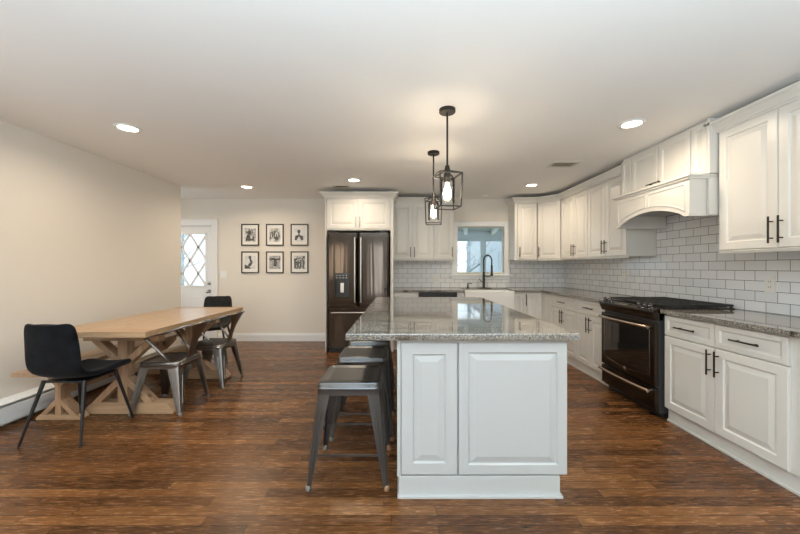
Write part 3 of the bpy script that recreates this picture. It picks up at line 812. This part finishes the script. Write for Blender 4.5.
def make_stool(label, loc, group):
    t = thing('bar_stool', label, 'stool', loc, 0, group)
    m = seat_pan(MB(), .186, .182, .612, .075)
    for x in (-.125, -.105, .12):
        m.lathe([(.004, -.186), (.003, -.189)], 8, 'y', (x, 0, .590))
    m.build('seat', M_gun, t, smooth='auto')
    for sx in (-1, 1):
        for sy in (-1, 1):
            lg = metal_leg((sx*.184, sy*.18, .560), (sx*.236, sy*.226, .022), .075, .028, sx, sy).build('leg', M_gun, t, smooth='auto')
            MB().lathe([(.013, 0), (.016, .006), (.016, .020), (.013, .032)], 12, 'z', (sx*.226, sy*.216, 0)).build('rubber_foot', M_rubber if sx > 0 else M_rubg, lg, smooth=True)
    for s in (-1, 1):
        MB().beam((-.200, s*.196, .192), (.200, s*.196, .192), .012, .006).build('crossbar', M_gun, t)
        MB().beam((s*.206, -.188, .225), (s*.206, .188, .225), .012, .006, side=(1, 0, 0)).build('crossbar', M_gun, t)
    return t
make_stool('gunmetal metal bar stool nearest the camera, beside the island', (-.303, 2.160, 0), 'bar stools along the island')
make_stool('gunmetal metal bar stool in the middle of the row of three', (-.285, 2.715, 0), 'bar stools along the island')
make_stool('gunmetal metal bar stool farthest along the island, nearly hidden', (-.285, 3.245, 0), 'bar stools along the island')

def make_cafe_chair(label, loc, rz, group):
    t = thing('metal_cafe_chair', label, 'chair', loc, rz, group)
    seat_pan(MB(), .182, .182, .458, .06, r=.05).build('seat', M_steel, t, smooth='auto')
    for sx in (-1, 1):
        for sy in (-1, 1):
            lg = metal_leg((sx*.180, sy*.178, .425), (sx*.222, sy*.226, .020), .100, .034, sx, sy).build('leg', M_steel, t, smooth='auto')
            MB().lathe([(.012, 0), (.015, .006), (.015, .018), (.012, .028)], 12, 'z', (sx*.210, sy*.216, 0)).build('rubber_foot', M_rubg, lg, smooth=True)
    # bent tube that forms the back rail and both arms
    half = [(0, -.305, .778), (.07, -.300, .778), (.13, -.278, .776), (.178, -.23, .770), (.203, -.175, .752), (.212, -.10, .722), (.213, .02, .700), (.210, .075, .692), (.205, .092, .676), (.200, .086, .658), (.190, .04, .605), (.178, -.03, .525), (.170, -.085, .462)]
    P = [(-x, y, z) for x, y, z in half[::-1]] + half[1:]
    MB().tube(P, .0105, 10).build('arm_rail', M_steel, t, smooth=True)
    rings = []
    for f in [i/10 for i in range(11)]:
        z = .452+.325*f; y = -.172-.128*f-.018*math.sin(PI*f)*-1
        hw = .048+.004*f if f < .35 else .049+.105*((f-.35)/.65)**1.7
        cols = []
        for k in range(9):
            u = k/4-1; x = u*hw; yy = y + .20*(x*x)/.15*.15*5*.35 if False else y + (x*x)*1.15
            cols.append((x, yy, z))
        rings.append(cols)
    mm = MB(); mm.loft(rings, cap=False, closed=False); mm.build('back_splat', M_steel, t, smooth=True, solid=.004)
    return t
make_cafe_chair('bare metal cafe chair with arms on the near long side of the table', (-2.115, 3.125, 0), PI/2, 'metal chairs along the table')
make_cafe_chair('bare metal cafe chair with arms near the far end of the table', (-2.085, 3.775, 0), PI/2, 'metal chairs along the table')

# ------------------------------------------------------------------ upholstered chairs
def make_shell_chair(label, loc, rz, mat, hs=1):
    t = thing('upholstered_chair', label, 'chair', loc, rz, 'upholstered chairs at the table ends')
    prof = [(-.292, .885, .140), (-.288, .872, .175), (-.278, .80, .186), (-.262, .70, .193), (-.244, .60, .198), (-.214, .525, .200), (-.15, .478, .200), (-.05, .462, .200), (.07, .464, .200), (.21, .472, .198), (.262, .466, .186), (.276, .458, .150)]
    rings = []
    for i, (y, z, hw) in enumerate(prof):
        row = []
        back = max(0, min(1, (z-.48)/.25))
        for k in range(9):
            u = k/4-1; c = abs(u)**2.4
            row.append((u*hw, y + .045*c*back, .46+(z-.46)*hs**2 + .020*c*(1-back)))
        rings.append(row)
    m = MB(); m.loft(rings, cap=False, closed=False)
    m.build('seat_shell', mat, t, smooth=True, solid=.042, sub=2)
    for sx in (-1, 1):
        for sy, fy in ((-1, -.240), (1, .235)):
            MB().tube([(sx*.150, sy*.135-.01, .445), (sx*.222-.012, fy, 0)], [.0145, .0085], 12).build('leg', M_black, t, smooth='auto')
    MB().box(-.15, .15, -.15, .13, .428, .440).build('seat_frame', M_black, t)
    return t
make_shell_chair('black velvet dining chair at the near end of the table, its back turned', (-2.500, 2.655, 0), 0, M_velvet)
make_shell_chair('charcoal upholstered dining chair at the far end of the table', (-2.605, 4.70, 0), PI+math.radians(14), M_char, .97)

# ------------------------------------------------------------------ trestle table and bench
TX0, TX1, TY0, TY1 = -2.88, -2.04, 2.70, 4.38
t = thing('trestle_table', 'long light pine trestle dining table', 'table', (0, 0, 0))
m = MB(); z0, z1 = .722, .770
n = 6; bw = (TX1-TX0)/n
for i in range(n): m.box(TX0+i*bw+.0008, TX0+(i+1)*bw-.0008, TY0+.14, TY1-.14, z0, z1)
m.build('tabletop', M_taby, t, .002)
for a, b in ((TY0, TY0+.139), (TY1-.139, TY1)): bx(TX0, TX1, a, b, z0, z1).build('breadboard_end', M_tabx, t, .003)
TC = -2.435
for yc in (2.998, 3.925):
    bx(TC-.043, TC+.043, yc-.043, yc+.043, .10, .64).build('post', M_tabz, t, .003)
    m = MB(); m.prism([(-2.76, 0), (-1.995, 0), (-1.985, .02), (-2.06, .10), (-2.70, .10), (-2.76, .05)], 'y', yc-.043, yc+.06); m.build('foot', M_tabx, t, .003)
    bx(TX0+.10, TX1-.08, yc-.043, yc+.043, .64, .7215).build('top_rail', M_tabx, t, .003)
    for s in (-1, 1):
        MB().beam((TC+s*.245, yc, .085), (TC+s*.030, yc, .300), .052, .080).build('brace', M_tabz, t, .002)
        MB().beam((TC+s*.265, yc, .665), (TC+s*.030, yc, .450), .052, .080).build('brace', M_tabz, t, .002)
bx(TC-.04, TC+.04, 3.045, 3.880, .335, .420).build('stretcher', M_taby, t, .003)
t = thing('wooden_bench', 'long pine trestle bench against the wall side of the table', 'bench', (0, 0, 0))
BC = -2.885
m = MB()
for a, b in ((-3.045, -2.887), (-2.885, -2.755)): m.box(a, b, 2.635, 4.25, .425, .460)
m.build('seat', M_bench, t, .003)
for yc in (2.885, 4.105):
    bx(BC-.025, BC+.025, yc-.045, yc+.045, .045, .40).build('post', M_tabz, t, .002)
    m = MB(); m.prism([(-3.07, 0), (-2.70, 0), (-2.70, .018), (-2.73, .045), (-3.04, .045), (-3.07, .018)], 'y', yc-.045, yc+.045); m.build('foot', M_tabx, t, .002)
    bx(-3.02, -2.75, yc-.045, yc+.045, .40, .4245).build('top_rail', M_tabx, t, .002)
    for s in (-1, 1):
        MB().beam((BC+s*.130, yc, .040), (BC+s*.012, yc, .160), .036, .088).build('brace', M_tabz, t, .002)
        MB().beam((BC+s*.115, yc, .405), (BC+s*.012, yc, .295), .034, .088).build('brace', M_tabz, t, .002)
bx(BC-.02, BC+.02, 2.93, 4.06, .20, .265).build('stretcher', M_taby, t, .002)

# ------------------------------------------------------------------ framed photographs
def picture(x0, zt, label, kind, seed):
    w, h = .305, .375
    t = thing('picture_frame', label, 'picture', (x0, YB-.001, zt-h), 0, 'six framed photographs on the wall')
    m = MB(); f = .017
    m.box(0, f, -.022, 0, 0, h); m.box(w-f, w, -.022, 0, 0, h); m.box(f, w-f, -.022, 0, 0, f); m.box(f, w-f, -.022, 0, h-f, h)
    m.build('frame', M_frame, t, .002)
    bx(f, w-f, -.010, -.004, f, h-f).build('mat_board', M_matb, t)
    a, b, c, d_ = .056, w-.056, .07, h-.075
    if kind == 3: a, b, c, d_ = .056, w-.06, .075, h-.075
    pr = bx(a, b, -.0115, -.0102, c, d_).build('print', mat_print('photo_print_%d' % seed, seed, *((.14, .70, 9), (.20, .7, 7), (.66, .78, 5), (.62, .76, 4), (.28, .5, 8), (.05, .65, 12))[kind]), t)
    dk = plain('print_dark_%d' % seed, (.09, .09, .09), .4, var=.8, vscale=45); lt = plain('print_light_%d' % seed, (.55, .55, .53), .4)
    y = -.0120
    def blob(pts, mat):
        m = MB(); m.prism(pts, 'y', y-.0006, y); m.build('figure', mat, pr)
    el = lambda cx, cz, rx, rz, k=14: [(cx+rx*math.cos(2*PI*i/k), cz+rz*math.sin(2*PI*i/k)) for i in range(k)]
    cx = w/2
    if kind == 0:
        blob(el(cx-.012, .225, .034, .036), dk); blob([(cx-.075, .085), (cx+.07, .085), (cx+.06, .16), (cx+.02, .19), (cx-.05, .19), (cx-.07, .14)], dk); y = -.0128; blob(el(cx+.022, .15, .022, .035), lt)
    elif kind == 1:
        for i in range(5): blob([(a+.012+i*.036, .14), (a+.030+i*.036, .14), (a+.030+i*.036, .20+.03*(i % 3)), (a+.012+i*.036, .20+.03*(i % 3))], dk)
        y = -.0128; blob(el(cx+.03, .125, .035, .03), dk); y = -.0128; blob([(a, d_-.012), (a+.105, d_-.012), (a+.105, d_), (a, d_)], lt)
    elif kind == 2:
        blob(el(cx-.01, .245, .027, .036), dk); blob([(cx-.018, .21), (cx+.002, .21), (cx+.01, .18), (cx-.025, .18)], dk)
        blob([(cx-.085, .10), (cx-.05, .09), (cx-.01, .16), (cx+.03, .09), (cx+.066, .10), (cx+.062, .165), (cx-.01, .19), (cx-.075, .17)], dk)
    elif kind == 3:
        blob([(a, c), (cx+.015, c), (cx-.02, .12), (a, .15)], dk); blob(el(cx-.004, .272, .024, .03), dk); blob([(cx-.02, .11), (cx+.02, .13), (cx+.045, .19), (cx+.015, .25), (cx-.015, .25), (cx, .19), (cx-.04, .14)], dk)
    elif kind == 4:
        blob([(a, .225), (b, .225), (b, .262), (cx+.02, .25), (cx-.02, .265), (a, .25)], dk); blob([(cx-.02, .12), (cx+.03, .12), (cx+.035, .20), (cx+.02, .25), (cx-.01, .25), (cx-.02, .20)], dk)
    else:
        for i in range(4): blob([(a+.008+i*.047, .09), (a+.035+i*.047, .085), (a+.040+i*.047, .19), (a+.022+i*.047, .235), (a+.006+i*.047, .18)], dk)
    return t
desc = ['of a child, start of the top row', 'of a crowd scene, middle of the top row', 'of a wide-shouldered portrait bust, top row next to the refrigerator',
        'of a slim standing figure, start of the bottom row', 'of a person before a dark treeline, middle of the bottom row', 'of a dense dark group, bottom row next to the refrigerator']
xs3 = (-2.765, -2.050, -1.905+.0)
xs3 = [(px-400)*5.85/337 for px in (241.2, 265.9, 290.6)]
for r in range(2):
    for c in range(3):
        k = r*3+c
        picture(xs3[c], (2.037, 1.560)[r], 'framed black-and-white photograph '+desc[k], k, k+1)

# ------------------------------------------------------------------ switches and outlets
def plate(name, label, cat, loc, rz, w, h, kind):
    t = thing(name, label, cat, loc, rz)
    pm = M_trim if kind == 'switch' else M_plate
    MB().box(-w/2, w/2, -.006, 0, -h/2, h/2).build('cover_plate', pm, t, .002)
    n = 2 if kind == 'switch' else 1
    for i in range(n):
        x = (i-(n-1)/2)*.046
        if kind == 'switch': bx(x-.016, x+.016, -.009, -.005, -.032, .032).build('rocker', M_trim, t, .001)
        else:
            for s in (-1, 1):
                m = MB(); m.box(-.016, .016, -.008, -.005, s*.021-.014, s*.021+.014); f = m.build('socket', M_plate, t, .001)
                m = MB(); m.box(-.008, -.005, -.0085, -.0078, s*.021-.006, s*.021+.006); m.box(.005, .008, -.0085, -.0078, s*.021-.006, s*.021+.006); m.build('slot', M_matte, f)
    return t
plate('light_switch', 'white double light switch on the wall beside the entry door', 'light switch', (-3.07, YB-.001, 1.160), 0, .118, .118, 'switch')
plate('wall_outlet', 'almond outlet on the tile under the near wall cabinet', 'outlet', (XR-.009, 2.594, 1.157), R90, .075, .125, 'outlet')
plate('wall_outlet', 'almond outlet on the tile just past the range, toward the corner', 'outlet', (XR-.009, 4.28, 1.20), R90, .075, .12, 'outlet')
plate('wall_outlet', 'white outlet on the tile between the fridge and the window', 'outlet', (.636, YB-.009, 1.075), 0, .095, .125, 'outlet')
plate('wall_outlet', 'white outlet on the tile between the window and the corner', 'outlet', (2.235, YB-.009, 1.195), 0, .075, .12, 'outlet')

# ------------------------------------------------------------------ ceiling fixtures
def can(x, y, label, seen=True):
    t = thing('recessed_light', label, 'ceiling light', (x, y, CEIL), 0, 'recessed ceiling lights')
    MB().lathe([(.098, 0), (.098, -.006), (.082, -.010), (.070, -.004), (.070, 0)], 32, cap=False).build('trim_ring', M_trim, t, smooth=True)
    MB().lathe([(.071, -.003), (.03, -.0035)], 32).build('lens', M_lens, t)
    d = bpy.data.lights.new('lamp', 'AREA'); d.shape = 'DISK'; d.size = .14; d.energy = CAN_W; d.color = CAN_COL; d.spread = math.radians(162)
    o = bpy.data.objects.new('lamp', d); COL.objects.link(o); o.parent = t; o.location = (0, 0, -.016)
can(-2.33, 2.885, 'recessed ceiling light over the dining table, nearest to the camera')
can(1.925, 2.80, 'recessed ceiling light in front of the range hood')
can(-2.275, 5.00, 'recessed ceiling light in front of the framed photographs')
can(-.63, 4.61, 'recessed ceiling light in front of the refrigerator')
can(-4.05, 4.70, 'recessed ceiling light in the entry, hidden behind the dining wall')  # unseen lamp added so the lattice is lit from inside
can(1.91, 4.89, 'recessed ceiling light in front of the corner wall cabinets')
for x, y in ((-2.33, .75), (1.925, .75), (-2.3, -1.3), (1.9, -1.3)):
    can(x, y, 'recessed ceiling light behind the camera')
def vent(x, y, label, wx, wy):
    t = thing('ceiling_vent', label, 'vent', (x, y, CEIL))
    m = MB(); f = .028
    m.box(-wx/2, wx/2, -wy/2, -wy/2+f, -.008, 0); m.box(-wx/2, wx/2, wy/2-f, wy/2, -.008, 0); m.box(-wx/2, -wx/2+f, -wy/2+f, wy/2-f, -.008, 0); m.box(wx/2-f, wx/2, -wy/2+f, wy/2-f, -.008, 0)
    m.build('frame', M_ventm, t, .002)
    bx(-wx/2+f, wx/2-f, -wy/2+f, wy/2-f, -.002, 0).build('duct', M_slot, t)
    m = MB(); n = 9
    for i in range(n):
        x0 = -wx/2+f+(wx-2*f)*(i+.5)/n; m.beam((x0, -wy/2+f, -.006), (x0, wy/2-f, -.006), .0045, .0015, side=(.5, 0, .8))
    m.build('louver', M_ventm, t)
vent(1.885, 3.90, 'metal ceiling vent out in front of the range wall cabinets', .30, .20)
vent(-.87, 4.97, 'metal ceiling vent just in front of the fridge cabinet', .24, .16)
t = thing('ceiling_sensor', 'small round cap on the ceiling above the sink', 'sensor', (1.41, 5.62, CEIL))
MB().lathe([(.055, 0), (.055, -.006), (.045, -.012), (.01, -.014)], 20).build('cap', M_ceil, t, smooth='auto')
def pendant(x, y, label, rz):
    t = thing('pendant_light', label, 'pendant light', (x, y, CEIL), rz, 'cage pendants over the island')
    MB().lathe([(.062, 0), (.062, -.022), (.058, -.026), (.008, -.027)], 28).build('canopy', M_pull, t, smooth='auto')
    zt, zb = -.495, -.742
    MB().tube([(0, 0, -.025), (0, 0, zt+.06)], .0075, 12).build('stem', M_pull, t, smooth='auto')
    m = MB(); a, b = .086, .078; r = .0052
    T = [(sx*a, sy*a, zt) for sx, sy in ((-1,-1),(1,-1),(1,1),(-1,1))]; B = [(sx*b, sy*b, zb) for sx, sy in ((-1,-1),(1,-1),(1,1),(-1,1))]
    for i in range(4):
        m.beam(T[i], T[(i+1) % 4], .009, .009, (0,0,1)); m.beam(B[i], B[(i+1) % 4], .009, .009, (0,0,1)); m.beam(T[i], B[i], .009, .009, (1,0,0))
        m.beam((0, 0, zt+.035), T[i], .008, .008, (0,0,1))
    m.build('cage', M_pull, t)
    m = MB(); m.lathe([(.016, zt+.07), (.020, zt+.05), (.026, zt-.005), (.026, zt-.055), (.020, zt-.06)], 18); m.build('socket', M_pull, t, smooth='auto')
    m = MB(); m.lathe([(.027, zt-.02), (.050, zt-.03), (.056, zt-.045), (.056, zt-.205)], 28, cap=False); m.build('glass_shade', M_glass, t, smooth=True)
    bl = MB().lathe([(.012, zt-.058), (.013, zt-.075), (.026, zt-.115), (.031, zt-.145), (.026, zt-.17), (.010, zt-.185)], 18).build('bulb', M_bulb, t, smooth=True)
    bl.visible_shadow = True
    d = bpy.data.lights.new('lamp', 'POINT'); d.energy = PEND_W; d.color = (1, .82, .60); d.shadow_soft_size = .034
    o = bpy.data.objects.new('lamp', d); COL.objects.link(o); o.parent = t; o.location = (0, 0, zt-.14)
pendant(.357, 2.545, 'black cage pendant light nearest the camera, over the island', math.radians(12))
pendant(.347, 3.487, 'black cage pendant light over the far end of the island', math.radians(-6))

# ------------------------------------------------------------------ outside the windows
M_grnd = plain('pale_winter_ground', (.42, .44, .42), .9, var=.3, vscale=2)
struct(bx(-14, 16, YB+.15, 40, -.40, -.30).build('ground', M_grnd))
M_porch = plain('porch_ceiling_boards', (.34, .38, .33), .7); M_post = plain('porch_post_paint', (.42, .47, .48), .6)
t = thing('covered_porch', 'covered porch with roof beams seen through the sink window', 'porch', (0, 0, 0))
m = MB(); m.box(.2, 4.6, 6.05, 9.6, 2.30, 2.36); m.build('roof', M_porch, t)
for k in range(7):
    m = MB(); m.beam((.4+k*.75, 6.1, 2.25), (1.1+k*.75, 9.45, 2.25), .10, .10, (0, 0, 1)); m.build('beam', plain('porch_beam_paint', (.66, .68, .60), .7) if k == 0 else bpy.data.materials['porch_beam_paint'], t)
bx(.2, 4.6, 9.45, 9.6, 2.02, 2.30).build('header', M_post, t)
for x in (.6, 2.27, 3.9): bx(x, x+.14, 9.45, 9.59, -.22, 2.02).build('post', M_post, t)
bx(.2, 4.6, 6.05, 9.6, -.3, -.22).build('deck', plain('deck_boards', (.32, .31, .29), .8), t)
m = MB(); m.beam((1.10, 9.52, .5), (2.25, 9.52, 1.38), .05, .05); m.beam((2.41, 9.52, .95), (3.9, 9.52, .95), .06, .05)
for i in range(9): m.beam((2.5+i*.155, 9.52, -.22), (2.5+i*.155, 9.52, .93), .03, .03)
m.build('railing', M_post, t)
t = thing('neighbor_house', 'pale blue-grey house beyond the porch', 'house', (9.2, 24, -.3))
bx(-3, 4, 0, 6, 0, 4.2).build('wall', plain('blue_grey_siding', (.50, .54, .56), .8), t)
m = MB(); m.prism([(-3.3, 4.2), (4.3, 4.2), (.5, 6.6)], 'y', -.3, 6.3); m.build('roof', plain('grey_shingles', (.20, .22, .24), .8), t)
for x in (-2.2, .2, 2.2): bx(x, x+.9, -.05, .0, 1.4, 2.7).build('window', M_post, t)
M_bark = plain('pale_bark', (.42, .46, .48), .9, var=.3, vscale=5)
def tree(x, y, h, label, seed):
    rnd = random.Random(seed); t = thing('bare_tree', label, 'tree', (x, y, -.3), 0, 'bare trees outside')
    m = MB(); m.tube([(0, 0, 0), (rnd.uniform(-.1, .1), 0, h*.5), (rnd.uniform(-.3, .3), .1, h)], [.11, .08, .02], 8); m.build('trunk', M_bark, t, smooth=True)
    m = MB()
    for i in range(16):
        z = h*(.22+.7*i/16); a = rnd.uniform(0, 2*PI); l = rnd.uniform(.5, 1.3)
        e = (math.cos(a)*l, math.sin(a)*l, z+rnd.uniform(.4, 1.0)); m.tube([(0, 0, z), (e[0]*.5, e[1]*.5, z+.35*(e[2]-z)), e], [.03, .02, .006], 5)
        for j in range(3):
            f = .4+.2*j; q = (e[0]*f, e[1]*f, z+(e[2]-z)*f*.8); m.tube([q, (q[0]+rnd.uniform(-.4, .4), q[1]+rnd.uniform(-.3, .3), q[2]+rnd.uniform(.2, .6))], [.012, .004], 4)
    m.build('branches', M_bark, t, smooth=True)
for i, (x, y, h, l) in enumerate(((3.2, 16, 6, 'slim bare tree beyond the porch, close to the middle of the sink window'), (4.3, 17.5, 7, 'bare tree beyond the porch, at the side of the window away from the post'), (2.75, 19, 7, 'farthest bare tree seen through the sink window'),
                                  (-7.2, 10.5, 6, 'bare tree seen through the diamond lattice of the entry door'), (-9.4, 14.5, 7, 'farther bare tree behind the entry door glass'))):
    tree(x, y, h, l, 20+i)
